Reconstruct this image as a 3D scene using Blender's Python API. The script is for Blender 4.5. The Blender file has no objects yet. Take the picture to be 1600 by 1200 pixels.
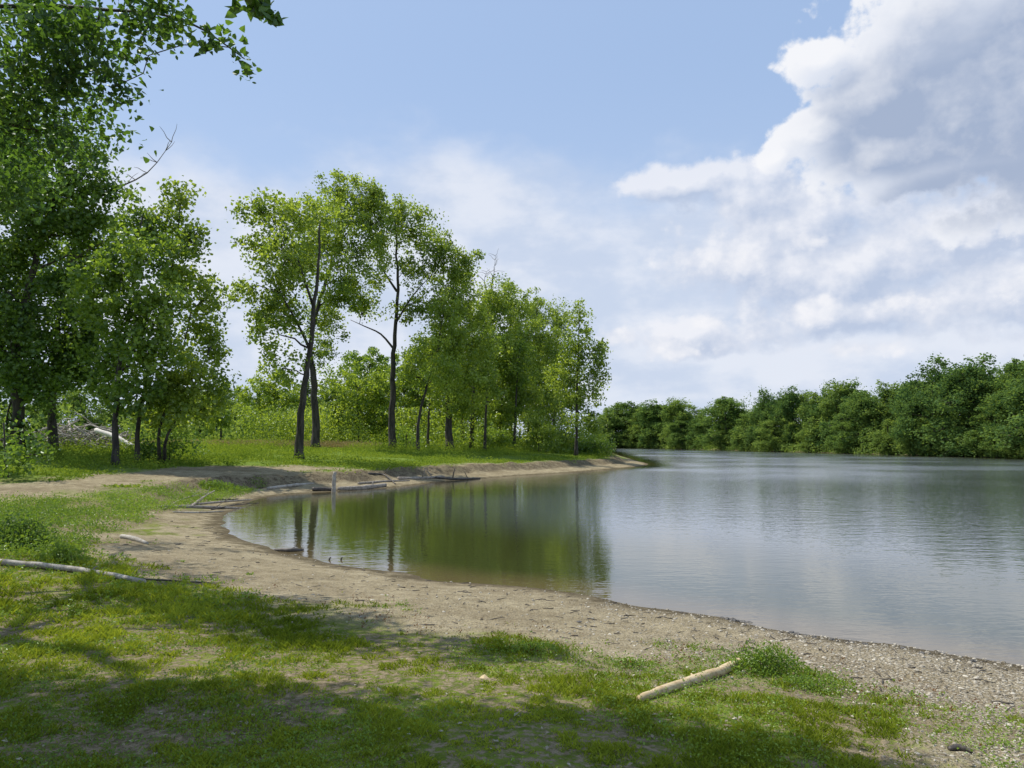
import bpy, math, random
import numpy as np
from mathutils import Vector
random.seed(7); rng = np.random.default_rng(11)
scene = bpy.context.scene
COL = scene.collection
F = 1180.0; H = 2.3; PITCH = math.atan(90/F)
CP, SP = math.cos(PITCH), math.sin(PITCH)

# ------------------------------------------------------------------ helpers
def pdir(px, py):
    u = (px-800)/F; v = (600-py)/F
    return u, CP - v*SP, SP + v*CP
def flat(px, py, z=0.0):
    x, y, w = pdir(px, py); t = (z-H)/w
    return (x*t, y*t)
def at(px, py, Y):
    x, y, w = pdir(px, py); t = Y/y
    return Vector((x*t, Y, H + w*t))

def mesh_np(name, V, faces, mat=None, parent=None, smooth=False, attrs=None):
    V = np.asarray(V, dtype=np.float32)
    if not isinstance(faces, list): faces = [faces]
    faces = [np.asarray(f, dtype=np.int32) for f in faces if len(f)]
    me = bpy.data.meshes.new(name)
    me.vertices.add(len(V)); me.vertices.foreach_set('co', V.ravel())
    nl = sum(f.size for f in faces); npoly = sum(len(f) for f in faces)
    me.loops.add(nl); me.loops.foreach_set('vertex_index', np.concatenate([f.ravel() for f in faces]))
    me.polygons.add(npoly)
    tot = np.concatenate([np.full(len(f), f.shape[1], np.int32) for f in faces])
    st = np.concatenate([[0], np.cumsum(tot)[:-1]]).astype(np.int32)
    me.polygons.foreach_set('loop_start', st)
    me.update(calc_edges=True)
    me.polygons.foreach_set('use_smooth', np.full(npoly, smooth, dtype=bool))
    if attrs:
        for k, a in attrs.items():
            at_ = me.attributes.new(k, 'FLOAT', 'POINT')
            at_.data.foreach_set('value', np.asarray(a, dtype=np.float32))
    o = bpy.data.objects.new(name, me); COL.objects.link(o)
    if mat: me.materials.append(mat)
    if parent: o.parent = parent
    return o
def mesh_py(name, V, Fc, mat=None, parent=None, smooth=True):
    me = bpy.data.meshes.new(name); me.from_pydata([tuple(v) for v in V], [], Fc); me.update()
    me.polygons.foreach_set('use_smooth', [smooth]*len(me.polygons))
    o = bpy.data.objects.new(name, me); COL.objects.link(o)
    if mat: me.materials.append(mat)
    if parent: o.parent = parent
    return o
def tag(o, label=None, cat=None, group=None, kind=None):
    if label: o['label'] = label
    if cat: o['category'] = cat
    if group: o['group'] = group
    if kind: o['kind'] = kind
    return o
def empty(name, loc):
    o = bpy.data.objects.new(name, None); o.location = loc; o.empty_display_size = .2; COL.objects.link(o); return o

def _h(ix, iy, seed):
    n = (ix.astype(np.int64)*374761393 + iy.astype(np.int64)*668265263 + seed*1442695041) & 0x7fffffff
    n = ((n ^ (n >> 13))*1274126177) & 0x7fffffff
    n = n ^ (n >> 16)
    return (n & 0xffff)/65535.0
def vnoise(x, y, seed=0):
    x = np.asarray(x, float); y = np.asarray(y, float)
    ix = np.floor(x); iy = np.floor(y); fx = x-ix; fy = y-iy
    fx = fx*fx*(3-2*fx); fy = fy*fy*(3-2*fy)
    a = _h(ix, iy, seed); b = _h(ix+1, iy, seed); c = _h(ix, iy+1, seed); d = _h(ix+1, iy+1, seed)
    return (a*(1-fx)+b*fx)*(1-fy)+(c*(1-fx)+d*fx)*fy
def fbm(x, y, seed=0, octv=4):
    s = 0; a = .5; t = 0
    for k in range(octv):
        s = s + a*vnoise(x*2**k, y*2**k, seed+k*17); t += a; a *= .5
    return s/t
def sstep(a, b, x):
    t = np.clip((x-a)/(b-a), 0, 1); return t*t*(3-2*t)

def sdf(poly, x, y):
    """signed distance, positive OUTSIDE poly"""
    x = np.asarray(x, float); y = np.asarray(y, float)
    d = np.full(x.shape, 1e9); ins = np.zeros(x.shape, bool)
    n = len(poly)
    for i in range(n):
        ax, ay = poly[i]; bx, by = poly[(i+1) % n]
        ex, ey = bx-ax, by-ay
        t = np.clip(((x-ax)*ex+(y-ay)*ey)/(ex*ex+ey*ey+1e-12), 0, 1)
        d = np.minimum(d, (x-ax-t*ex)**2+(y-ay-t*ey)**2)
        c = ((ay > y) != (by > y))
        xi = ax+(y-ay)*ex/(ey if ey != 0 else 1e-12)
        ins ^= (c & (x < xi))
    d = np.sqrt(d)
    return np.where(ins, -d, d)

# ------------------------------------------------------------------ shoreline and terrain
near_px = [(1600,1040),(1500,1026),(1400,1008),(1300,996),(1200,981),(1130,966),(1060,955),(1000,947),(940,934),(900,925),(850,919),(800,915),(750,912),(700,908),(660,902),(620,895),(580,891),(540,885),(510,879),(480,872),(450,866),(420,858),(390,848),(370,840),(356,830),(350,820),(350,811),(355,803),(365,796),(380,789),(400,781),(420,776),(450,773),(480,771),(520,768),(560,765),(600,763),(650,758),(700,752),(750,748),(800,744),(850,741),(900,738),(960,732.5),(1010,728)]
W = [flat(*p) for p in near_px]
W = [(60,-14),(30,-1.5),(16,5.2),(9.5,7.2)] + W
W += [(14.2,79),(15.5,97),(19,140),(24,195),(29,250)]
FAR = [(29,250),(36,268),(45,255),(54,213),(59,180),(64,152),(66,130),(69,113),(70,100),(74,84),(84,66),(110,48),(200,20),(260,0)]
W += FAR[1:] + [(260,-60),(120,-30)]
def h0(x, y):
    s = sdf(W, x, y)
    s = s + (fbm(x*1.1, y*1.1, 15, 3)-.5)*.35*sstep(3, .5, np.abs(s))
    a = np.interp(s, [-30,-6,-1,0,1.5,4,8,15,40,100], [-2.5,-.9,-.14,0,.16,.42,.6,.75,1.1,1.75])
    b = np.interp(s, [-30,-6,-1,0,2.4,3.1,8,20,35,80], [-2.5,-.9,-.14,0,.26,.66,.95,1.5,1.75,1.85])
    k = sstep(22, 32, y)
    return a*(1-k)+b*k, s, k
def hz(x, y):
    return float(h0(np.array([x]), np.array([y]))[0][0])
YS = np.geomspace(2.5, 500, 2600)
def hit(px, py):
    dx, dy, dz = pdir(px, py)
    t = YS/dy
    z = h0(dx*t, YS)[0]
    m_ = H+dz*t < z
    i = int(np.argmax(m_)) if m_.any() else -1
    return Vector((dx*t[i], YS[i], z[i]))

BEACH = [(1750,1330),(1600,1225),(1490,1180),(1400,1110),(1320,1075),(1250,1048),(1120,1030),(1000,1032),(850,1012),(650,977),(450,940),(250,906),(110,874),(130,835),(200,812),(255,797),(330,776),(415,759)]
BEACH_W = [tuple(hit(*p)[:2]) for p in BEACH] + [flat(470,765), flat(560,775), flat(700,800), flat(1100,820), (14,12), (20,4), (14,-2)]
PATH = [(-150,758),(60,752),(200,737),(330,729),(470,729),(530,732),(460,747),(330,753),(200,760),(100,774),(-150,794)]
PATH_W = [tuple(hit(*p)[:2]) for p in PATH]

angs = np.radians(np.concatenate([np.arange(-180,-58,4), np.arange(-58,58,.24), np.arange(58,180,4)]))
rad = np.concatenate([np.linspace(.4,14,125), np.arange(14.15,52,.19), np.arange(52,100,.5), np.geomspace(101,3000,70)])
A, R = np.meshgrid(angs, rad, indexing='ij')
gx = (R*np.sin(A)).ravel(); gy = (R*np.cos(A)).ravel()
def grass_mask(x, y, s, k):
    n = fbm(x*1.1, y*1.1, 3, 4)-.5
    n_f = fbm(x*3.5, y*3.5, 5, 3)-.5
    sb = sdf(BEACH_W, x, y)
    wid = np.clip(np.hypot(x, y)/10, .5, 2)
    g = sstep(-.75, .95, sb + n*3.0*wid + n_f*1.8*wid)
    n2 = fbm(x*.5, y*.5, 9, 3)-.5
    far_ = sstep(85, 100, y)
    gb = sstep(3.1-2.9*far_, 4.7-3.9*far_, s + n2*3.2*(1-far_) + n_f*1.5*(1-far_))
    g = g*(1-k) + gb*k
    sp = sdf(PATH_W, x, y)
    g = g*sstep(-.5, .9, sp + n*3.6)
    return g
z, s, k = h0(gx, gy)
gm = grass_mask(gx, gy, s, k)
dist = np.hypot(gx, gy)
land = sstep(.1, 1.5, s)
z = z + land*((fbm(gx*.9, gy*.9, 21, 4)-.5)*.07 + gm*(fbm(gx*.25, gy*.25, 25, 3)-.5)*.15)
bk = k*sstep(1.6, 2.4, s)*(1-sstep(3, 5, s))
z = z + bk*(fbm(gx*1.3, gy*1.3, 31, 3)-.5)*.5
gravel = (1-k)*(sstep(1.0, 4.5, gx + (fbm(gx*.8, gy*.8, 41, 3)-.5)*3)*.95*(1-gm*.6) + .25*(1-gm))*sstep(24, 15, dist)
na, nr = len(angs), len(rad)
I = np.arange(na*nr).reshape(na, nr)
q = np.stack([I[:, :-1], np.roll(I, -1, 0)[:, :-1], np.roll(I, -1, 0)[:, 1:], I[:, 1:]], -1).reshape(-1, 4)

# ------------------------------------------------------------------ node helpers
class NT:
    def __init__(s, tree): s.t = tree; s.n = tree.nodes; s.l = tree.links
    def new(s, ty, **kw):
        nd = s.n.new(ty)
        for a, v in kw.items(): setattr(nd, a, v)
        return nd
    def put(s, sock, v):
        if isinstance(v, bpy.types.NodeSocket): s.l.new(v, sock)
        else: sock.default_value = v
    def m(s, op, a, b=None, c=None, clamp=False):
        nd = s.new('ShaderNodeMath', operation=op, use_clamp=clamp)
        s.put(nd.inputs[0], a)
        if b is not None: s.put(nd.inputs[1], b)
        if c is not None: s.put(nd.inputs[2], c)
        return nd.outputs[0]
    def ss(s, a, b, x):
        nd = s.new('ShaderNodeMapRange', interpolation_type='SMOOTHSTEP')
        s.put(nd.inputs[0], x); s.put(nd.inputs[1], a); s.put(nd.inputs[2], b)
        nd.inputs[3].default_value = 0; nd.inputs[4].default_value = 1
        return nd.outputs[0]
    def mix(s, f, a, b, bt='MIX'):
        nd = s.new('ShaderNodeMix', data_type='RGBA', blend_type=bt)
        s.put(nd.inputs[0], f); s.put(nd.inputs[6], a if isinstance(a, bpy.types.NodeSocket) else (*a, 1)); s.put(nd.inputs[7], b if isinstance(b, bpy.types.NodeSocket) else (*b, 1))
        return nd.outputs[2]
    def noise(s, vec, scale, detail=4, rough=.55, dim='3D'):
        nd = s.new('ShaderNodeTexNoise', noise_dimensions=dim)
        if vec is not None: s.l.new(vec, nd.inputs['Vector'])
        nd.inputs['Scale'].default_value = scale; nd.inputs['Detail'].default_value = detail; nd.inputs['Roughness'].default_value = rough
        return nd.outputs[0]
    def attr(s, name):
        return s.new('ShaderNodeAttribute', attribute_name=name).outputs['Fac']
def material(name):
    m = bpy.data.materials.new(name); m.use_nodes = True; m.node_tree.nodes.clear()
    return m, NT(m.node_tree)

def leaf_mat(name, dark, light, trans=.48, tcol=1.5, gloss=.04):
    m, t = material(name)
    c = t.mix(t.attr('tint'), dark, light)
    d = t.new('ShaderNodeBsdfDiffuse'); t.l.new(c, d.inputs[0])
    tc = t.mix(1.0, c, (tcol*1.08, tcol, tcol*.5), 'MULTIPLY')
    tr = t.new('ShaderNodeBsdfTranslucent'); t.l.new(tc, tr.inputs[0])
    mx = t.new('ShaderNodeMixShader'); mx.inputs[0].default_value = trans
    t.l.new(d.outputs[0], mx.inputs[1]); t.l.new(tr.outputs[0], mx.inputs[2])
    out = mx.outputs[0]
    if gloss:
        g = t.new('ShaderNodeBsdfGlossy'); g.inputs['Roughness'].default_value = .4; g.inputs[0].default_value = (.8,.85,.8,1)
        m2 = t.new('ShaderNodeMixShader'); m2.inputs[0].default_value = gloss
        t.l.new(mx.outputs[0], m2.inputs[1]); t.l.new(g.outputs[0], m2.inputs[2]); out = m2.outputs[0]
    o = t.new('ShaderNodeOutputMaterial'); t.l.new(out, o.inputs[0])
    return m
def rough_mat(name, c1, c2, scale=6, stretch=(1,1,1), bump=.02, rough=.9, c3=None):
    m, t = material(name)
    tc = t.new('ShaderNodeTexCoord'); mp = t.new('ShaderNodeMapping'); mp.inputs['Scale'].default_value = stretch
    t.l.new(tc.outputs['Object'], mp.inputs[0])
    n1 = t.noise(mp.outputs[0], scale, 5, .62); n2 = t.noise(mp.outputs[0], scale*4.3, 3, .6)
    f = t.ss(.36, .64, n1)
    c = t.mix(f, c1, c2)
    if c3: c = t.mix(t.m('MULTIPLY', t.ss(.5, .68, n2), .7), c, c3)
    b = t.new('ShaderNodeBsdfPrincipled'); t.l.new(c, b.inputs['Base Color']); b.inputs['Roughness'].default_value = rough
    bp = t.new('ShaderNodeBump'); bp.inputs['Distance'].default_value = bump; bp.inputs['Strength'].default_value = 1
    t.l.new(t.m('ADD', n1, t.m('MULTIPLY', n2, .5)), bp.inputs['Height']); t.l.new(bp.outputs[0], b.inputs['Normal'])
    o = t.new('ShaderNodeOutputMaterial'); t.l.new(b.outputs[0], o.inputs[0])
    return m

LEAF_A = leaf_mat('leaf_bright', (.118,.192,.024), (.330,.425,.068), .5)
LEAF_B = leaf_mat('leaf_mid', (.085,.160,.022), (.255,.365,.056), .5)
LEAF_C = leaf_mat('leaf_deep', (.056,.116,.018), (.180,.285,.044), .48)
LEAF_F = leaf_mat('leaf_far_hazed', (.070,.132,.042), (.205,.305,.088), .45, 1.35, 0)  # far greens are tinted bluer to paint in aerial haze
LEAF_F2 = leaf_mat('leaf_far_light_hazed', (.100,.168,.050), (.260,.360,.098), .45, 1.35, 0)
LEAF_F3 = leaf_mat('leaf_far_dark_hazed', (.056,.114,.042), (.170,.265,.082), .45, 1.35, 0)
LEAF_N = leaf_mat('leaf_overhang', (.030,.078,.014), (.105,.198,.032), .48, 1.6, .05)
GRASS = leaf_mat('grass_blade', (.145,.196,.020), (.345,.410,.048), .35, 1.3, 0)
WEED = leaf_mat('weed_leaf', (.100,.178,.022), (.235,.345,.046), .4, 1.4, .03)
MEADOW = leaf_mat('meadow_leaf', (.115,.190,.026), (.300,.380,.056), .35, 1.3, 0)
STRAW = leaf_mat('dry_grass', (.25,.20,.10), (.42,.36,.20), .3, 1.1, 0)
RUST = leaf_mat('rust_weed', (.10,.045,.02), (.24,.10,.045), .3, 1.1, 0)
LITTER = leaf_mat('litter_leaf', (.20,.15,.09), (.50,.46,.36), .2, 1.0, 0)
BARK = rough_mat('bark', (.028,.023,.018), (.080,.066,.052), 5, (1,1,.22), .05)
BARK_G = rough_mat('dead_bark', (.10,.088,.075), (.22,.195,.165), 6, (1,1,.3), .02)
DRIFT = rough_mat('driftwood', (.20,.165,.125), (.38,.33,.265), 9, (1,1,1), .008, .85, (.10,.08,.06))
PALE = rough_mat('peeled_wood', (.47,.345,.175), (.60,.48,.29), 7, (1,1,1), .004, .75, (.30,.18,.085))
PALE_G = rough_mat('bleached_wood', (.28,.245,.19), (.45,.41,.34), 7, (1,1,1), .006, .8, (.17,.135,.10))
PALE_W = rough_mat('white_wood', (.52,.48,.40), (.70,.66,.58), 7, (1,1,1), .006, .8, (.36,.31,.25))
DARKW = rough_mat('wet_wood', (.035,.028,.022), (.09,.072,.055), 9, (1,1,1), .008, .6)
STONE = rough_mat('dark_stone', (.055,.050,.045), (.15,.138,.12), 14, (1,1,1), .006, .8)
WEED_ST = rough_mat('weed_stem', (.07,.10,.03), (.12,.14,.05), 8)

def stone_mat():
    m, t = material('pebble')
    a = t.attr('tint')
    c = t.mix(a, (.14,.118,.085), (.58,.525,.42))
    b = t.new('ShaderNodeBsdfDiffuse'); t.l.new(c, b.inputs[0])
    o = t.new('ShaderNodeOutputMaterial'); t.l.new(b.outputs[0], o.inputs[0]); return m
PEB = stone_mat()

def ground_mat():
    m, t = material('ground')
    g = t.new('ShaderNodeNewGeometry').outputs['Position']
    grass = t.attr('grass'); grav = t.attr('gravel'); sh = t.attr('shore'); bank = t.attr('bank'); mead = t.attr('meadow')
    nA = t.noise(g, .55, 4, .6); nB = t.noise(g, 3.2, 5, .65); nC = t.noise(g, 17, 4, .65); nD = t.noise(g, 60, 2, .6)
    sand = t.mix(t.ss(.32, .68, nB), (.225,.182,.106), (.375,.315,.198))
    sand = t.mix(t.m('MULTIPLY', t.ss(.52, .64, nC), .60), sand, (.112,.088,.052))
    sand = t.mix(t.m('MULTIPLY', t.ss(.55, .66, nD), .58), sand, (.53,.475,.36))
    sand = t.mix(t.m('MULTIPLY', t.ss(.47, .63, nA), .42), sand, (.158,.123,.072))
    vo = t.new('ShaderNodeTexVoronoi'); vo.inputs['Scale'].default_value = 34; t.l.new(g, vo.inputs['Vector'])
    sep = t.new('ShaderNodeSeparateColor'); t.l.new(vo.outputs['Color'], sep.inputs[0])
    gc = t.mix(sep.outputs[0], (.26,.22,.155), (.60,.545,.435))
    gc = t.mix(t.ss(.38, .62, vo.outputs['Distance']), gc, (.19,.155,.105))
    sand = t.mix(t.m('MULTIPLY', grav, t.ss(.3, .6, nC)), sand, gc)
    soil = t.mix(t.ss(.35, .65, nC), (.110,.085,.050), (.285,.230,.145))
    green = t.mix(t.ss(.35, .65, nB), (.105,.146,.022), (.205,.250,.042))
    gg = t.mix(t.ss(.43, .55, t.m('ADD', t.m('MULTIPLY', nA, .40), t.m('MULTIPLY', nC, .60))), green, soil)
    gg = t.mix(mead, gg, t.mix(t.ss(.35,.65,nB), (.095,.150,.028), (.185,.245,.048)))
    c = t.mix(grass, sand, gg)
    dirt_shade = t.mix(t.ss(.35, .65, nC), (.062,.048,.030), (.225,.180,.115))  # bare bank dirt; its dark tone also paints the shade of an undercut
    c = t.mix(t.m('MULTIPLY', bank, t.ss(.36, .56, nB)), c, dirt_shade)
    wet = t.m('SUBTRACT', 1, t.ss(.05, .70, t.m('ADD', sh, t.m('MULTIPLY', t.m('SUBTRACT', nB, .5), 1.1))))
    c = t.mix(t.m('MULTIPLY', wet, .74), c, (.064,.051,.032))
    b = t.new('ShaderNodeBsdfDiffuse'); t.l.new(c, b.inputs[0])
    bp = t.new('ShaderNodeBump'); bp.inputs['Distance'].default_value = .055; bp.inputs['Strength'].default_value = 1
    hh = t.m('ADD', t.m('MULTIPLY', nC, .8), t.m('ADD', t.m('MULTIPLY', nD, .3), t.m('MULTIPLY', t.m('MULTIPLY', t.m('SUBTRACT', .6, vo.outputs['Distance']), grav), .5)))
    t.l.new(hh, bp.inputs['Height']); t.l.new(bp.outputs[0], b.inputs['Normal'])
    o = t.new('ShaderNodeOutputMaterial'); t.l.new(b.outputs[0], o.inputs[0]); return m
bankm = k*sstep(1.9, 2.5, s)*(1-sstep(3.1, 3.9, s))*sstep(100, 85, gy)
gr = mesh_np('ground', np.stack([gx, gy, z], 1), q, ground_mat(), None, True, {'grass': gm, 'gravel': np.clip(gravel,0,1), 'shore': s, 'bank': bankm, 'meadow': k})
tag(gr, 'lake bank of patchy grass, sandy beach and meadow', 'ground', kind='structure')

def water_mat():
    m, t = material('water')
    g = t.new('ShaderNodeNewGeometry').outputs['Position']
    mp = t.new('ShaderNodeMapping'); mp.inputs['Scale'].default_value = (.5, 1, 1); t.l.new(g, mp.inputs[0])
    dep = t.attr('depth'); ruf = t.attr('ruffle')
    n1 = t.noise(mp.outputs[0], 8.0, 2, .5); n2 = t.noise(mp.outputs[0], 2.1, 3, .5); wind = t.noise(g, .07, 3, .5)
    rw = t.m('MULTIPLY', ruf, t.m('ADD', .60, t.m('MULTIPLY', t.ss(.40, .62, wind), .40)))
    w = t.m('ADD', t.m('MULTIPLY_ADD', t.ss(3, 14, dep), .09, .09), t.m('MULTIPLY', rw, .60))
    hgt = t.m('MULTIPLY', w, t.m('ADD', t.m('MULTIPLY', n1, .65), n2))
    bp = t.new('ShaderNodeBump'); bp.inputs['Distance'].default_value = .045; bp.inputs['Strength'].default_value = 1
    t.l.new(hgt, bp.inputs['Height'])
    c = t.mix(t.ss(0, 1.6, dep), (.120,.090,.042), (.042,.047,.015))
    c = t.mix(t.ss(4, 11, dep), c, (.090,.104,.108))  # open water: pale blue-grey of the reflected sky put into the diffuse colour
    d = t.new('ShaderNodeBsdfDiffuse'); t.l.new(c, d.inputs[0])
    gl = t.new('ShaderNodeBsdfGlossy'); gl.inputs[0].default_value = (.96,.975,1,1)
    t.l.new(t.m('MULTIPLY_ADD', rw, .16, .020), gl.inputs['Roughness'])
    t.l.new(bp.outputs[0], gl.inputs['Normal'])
    fr = t.new('ShaderNodeFresnel'); fr.inputs['IOR'].default_value = 1.95; t.l.new(bp.outputs[0], fr.inputs['Normal'])
    mx = t.new('ShaderNodeMixShader'); t.l.new(fr.outputs[0], mx.inputs[0]); t.l.new(d.outputs[0], mx.inputs[1]); t.l.new(gl.outputs[0], mx.inputs[2])
    o = t.new('ShaderNodeOutputMaterial'); t.l.new(mx.outputs[0], o.inputs[0]); return m
wr = np.concatenate([np.linspace(2,14,30), np.geomspace(14.5,330,110)])
wa = np.radians(np.arange(-40, 118, .8))
A2, R2 = np.meshgrid(wa, wr, indexing='ij'); wx = (R2*np.sin(A2)).ravel(); wy = (R2*np.cos(A2)).ravel()
ws = sdf(W, wx, wy)
J = np.arange(len(wa)*len(wr)).reshape(len(wa), len(wr))
wq = np.stack([J[:-1,:-1], J[1:,:-1], J[1:,1:], J[:-1,1:]], -1).reshape(-1,4)
wq = wq[(ws[wq] < 1.2).any(1)]
ruf = sstep(38, 62, wy + (fbm(wx*.05, wy*.05, 201, 3)-.5)*22)*sstep(.3, 4, -ws) + .22*sstep(5, 14, -ws)*sstep(2, 9, wx)
wo = mesh_np('water', np.stack([wx, wy, np.zeros_like(wx)], 1), wq, water_mat(), None, True, {'depth': -ws, 'ruffle': np.clip(ruf,0,1)})
tag(wo, 'calm lake water reflecting trees and sky', 'lake', kind='structure')

# ------------------------------------------------------------------ foliage + trees
def unit(v): return v/np.maximum(np.linalg.norm(v, axis=1, keepdims=True), 1e-9)
def leaf_quads(C, size, up=.5, aspect=.75, big=False):
    n = len(C)
    nrm = unit(rng.normal(size=(n,3)) + np.array([0,0,up*1.6]))
    a = unit(np.cross(nrm, rng.normal(size=(n,3)))); b = np.cross(nrm, a)
    L = np.broadcast_to(np.asarray(size, float), (n,))[:,None]
    Wd = L*aspect*.5
    if not big:
        V = np.stack([C-a*L*.5, C+b*Wd+nrm*L*.12-a*L*.08, C+a*L*.5, C-b*Wd+nrm*L*.12-a*L*.08], 1).reshape(-1,3)
        return V, np.arange(4*n).reshape(n,4), 4
    V = np.stack([C, C-b*Wd*1.0+a*L*.12+nrm*L*.1, C-b*Wd*.75+a*L*.55+nrm*L*.1, C+a*L*1.02-nrm*L*.06, C+b*Wd*.75+a*L*.55+nrm*L*.1, C+b*Wd*1.0+a*L*.12+nrm*L*.1], 1).reshape(-1,3)
    base = (np.arange(n)*6)[:,None]
    f = np.concatenate([base+np.array([[0,3,2,1]]), base+np.array([[0,5,4,3]])], 0)
    return V, f, 6

def tube(V, Fc, pts, rads, sides=6, cap=True, jit=0.0):
    pts = [Vector(p) for p in pts]; n0 = len(V); n = len(pts)
    d0 = (pts[1]-pts[0]).normalized()
    u = d0.cross(Vector((0,0,1)) if abs(d0.z) < .9 else Vector((1,0,0))).normalized()
    for i in range(n):
        d = (pts[min(i+1,n-1)]-pts[max(i-1,0)]).normalized()
        u = (u-d*u.dot(d)).normalized(); v = d.cross(u)
        for k_ in range(sides):
            a = 2*math.pi*k_/sides; r = rads[i]*(1+random.uniform(-jit, jit))
            V.append(pts[i]+u*(r*math.cos(a))+v*(r*math.sin(a)))
    for i in range(n-1):
        for k_ in range(sides):
            a0 = n0+i*sides+k_; a1 = n0+i*sides+(k_+1)%sides
            Fc.append((a0, a1, a1+sides, a0+sides))
    if cap:
        Fc.append(tuple(n0+k_ for k_ in reversed(range(sides)))); Fc.append(tuple(n0+(n-1)*sides+k_ for k_ in range(sides)))
def curve(p0, p1, lift=.12, n=5, wob=.06):
    p0 = Vector(p0); p1 = Vector(p1); L = (p1-p0).length
    out = []
    for i in range(n+1):
        t = i/n; p = p0.lerp(p1, t); p.z += math.sin(math.pi*t)*L*lift*(-.4 if p1.z > p0.z+L*.6 else 1)*.6
        if 0 < i < n: p += Vector((random.uniform(-1,1), random.uniform(-1,1), random.uniform(-1,1)))*L*wob
        out.append(p)
    return out
def smooth_path(pts, n=4):
    out = []
    P = [Vector(p) for p in pts]
    for i in range(len(P)-1):
        a = P[max(i-1,0)]; b = P[i]; c = P[i+1]; d = P[min(i+2,len(P)-1)]
        for j in range(n):
            t = j/n
            out.append(.5*((2*b)+(c-a)*t+(2*a-5*b+4*c-d)*t*t+(3*b-a-3*c+d)*t**3))
    out.append(P[-1]); return out

def build_tree(name, label, cat, base, trunks, r, blobs, leaf=.3, dens=1.5, nlv=60, cr=.75, mat=None, group=None, bark=None, dead=None, limbs=None, big=False, up=.3, twig=.03, low=.25, vs=.85, limb_r=None):
    """blob: x,y,z,rx,ry,rz and optionally clump radius, clump count, leaves per clump"""
    root = empty(name, base); tag(root, label, cat, group)
    B = Vector(base); V = []; Fc = []; nodes = []
    for ti, tr in enumerate(trunks):
        sp = smooth_path(tr, 4); n = len(sp); rr = r*(1 if ti == 0 else .7)
        rads = [max(.03, rr*(1.0-.82*(i/(n-1))**.9)*(1+.45*math.exp(-i*1.1))) for i in range(n)]
        for i in range(1, n-1): sp[i] = sp[i]+Vector((random.uniform(-1,1), random.uniform(-1,1), 0))*rr*.22
        tube(V, Fc, [p-B for p in sp], rads, 9, True, .05)
        for i, p in enumerate(sp):
            if i/(n-1) > low: nodes.append((p, rads[i]))
    if limbs:
        for lp in limbs:
            sp = smooth_path(lp, 3); n = len(sp)
            rads = [max(twig, (limb_r or r*.36)*(1-.85*i/(n-1))) for i in range(n)]
            tube(V, Fc, [p-B for p in sp], rads, 6)
            for i, p in enumerate(sp):
                if i > 1: nodes.append((p, rads[i]))
    C = []; T = []; S = []
    for bb in blobs:
        x, y, zz, rx, ry, rz = bb[:6]
        crb, nclb, nlb = bb[6:9] if len(bb) > 6 else (cr, None, nlv)
        bt = random.uniform(-.16, .16)
        c = Vector((x, y, zz))
        best = min(nodes, key=lambda nd: (nd[0]-c).length + max(0, nd[0].z-(zz-.15*rz))*2.0)
        L = (best[0]-c).length
        if L > .25:
            pth = curve(best[0], c, .15, 5)
            rads = [max(twig, min(best[1]*.6, .02+L*.022)*(1-.75*i/5)) for i in range(6)]
            tube(V, Fc, [p-B for p in pth], rads, 5, False)
        else: pth = [best[0], c]
        ncl = nclb or max(5, int(dens*rx*rz))
        dv = unit(rng.normal(size=(ncl,3))); rr = rng.random(ncl)**(1/2.2)*rng.uniform(.75,1.22,ncl)
        P = np.array([x,y,zz])+dv*rr[:,None]*np.array([rx,ry,rz])
        for p in P:
            pv = Vector(p)
            if random.random() < .2:
                st = pth[random.randint(len(pth)//2, len(pth)-1)]
                if (st-pv).length > .3:
                    tube(V, Fc, [q_-B for q_ in curve(st, pv, .1, 3)], [twig, twig*.8, twig*.6, twig*.35], 4, False)
            kk = int(nlb*random.uniform(.45, 1.5)); cs = crb*random.uniform(.6, 1.3); sv = vs*random.uniform(.6,1.3)
            C.append(p+np.clip(rng.normal(size=(kk,3)),-2.2,2.2)*np.array([cs,cs,cs*sv])*.55)
            T.append(np.clip(random.uniform(.05,.9)+bt+rng.normal(0,.17,kk), 0, 1))
            S.append(leaf*rng.uniform(.6,1.3,kk))
    C = np.concatenate(C); T = np.concatenate(T); S = np.concatenate(S)
    mesh_py('trunk', V, Fc, bark or BARK, root)
    LV, LF, m_ = leaf_quads(C-np.array(B), S, up, .8, big)
    mesh_np('crown', LV, LF, mat, root, False, {'tint': np.repeat(T, m_)})
    if dead:
        for dp in dead:
            dV = []; dF = []
            sp = smooth_path(dp, 3); n = len(sp)
            tube(dV, dF, [p-B for p in sp], [max(.016, r*.22*(1-.92*i/(n-1))) for i in range(n)], 6)
            for i in range(2, n):
                for _ in range(2):
                    d = Vector((random.uniform(-1,1), random.uniform(-.6,.6), random.uniform(-.1,1))).normalized()*random.uniform(.5,1.4)
                    tube(dV, dF, [q_-B for q_ in curve(sp[i], sp[i]+d, .1, 3)], [.025,.02,.015,.008], 4, False)
            mesh_py('dead_branch', dV, dF, BARK_G, root)
    return root

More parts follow.
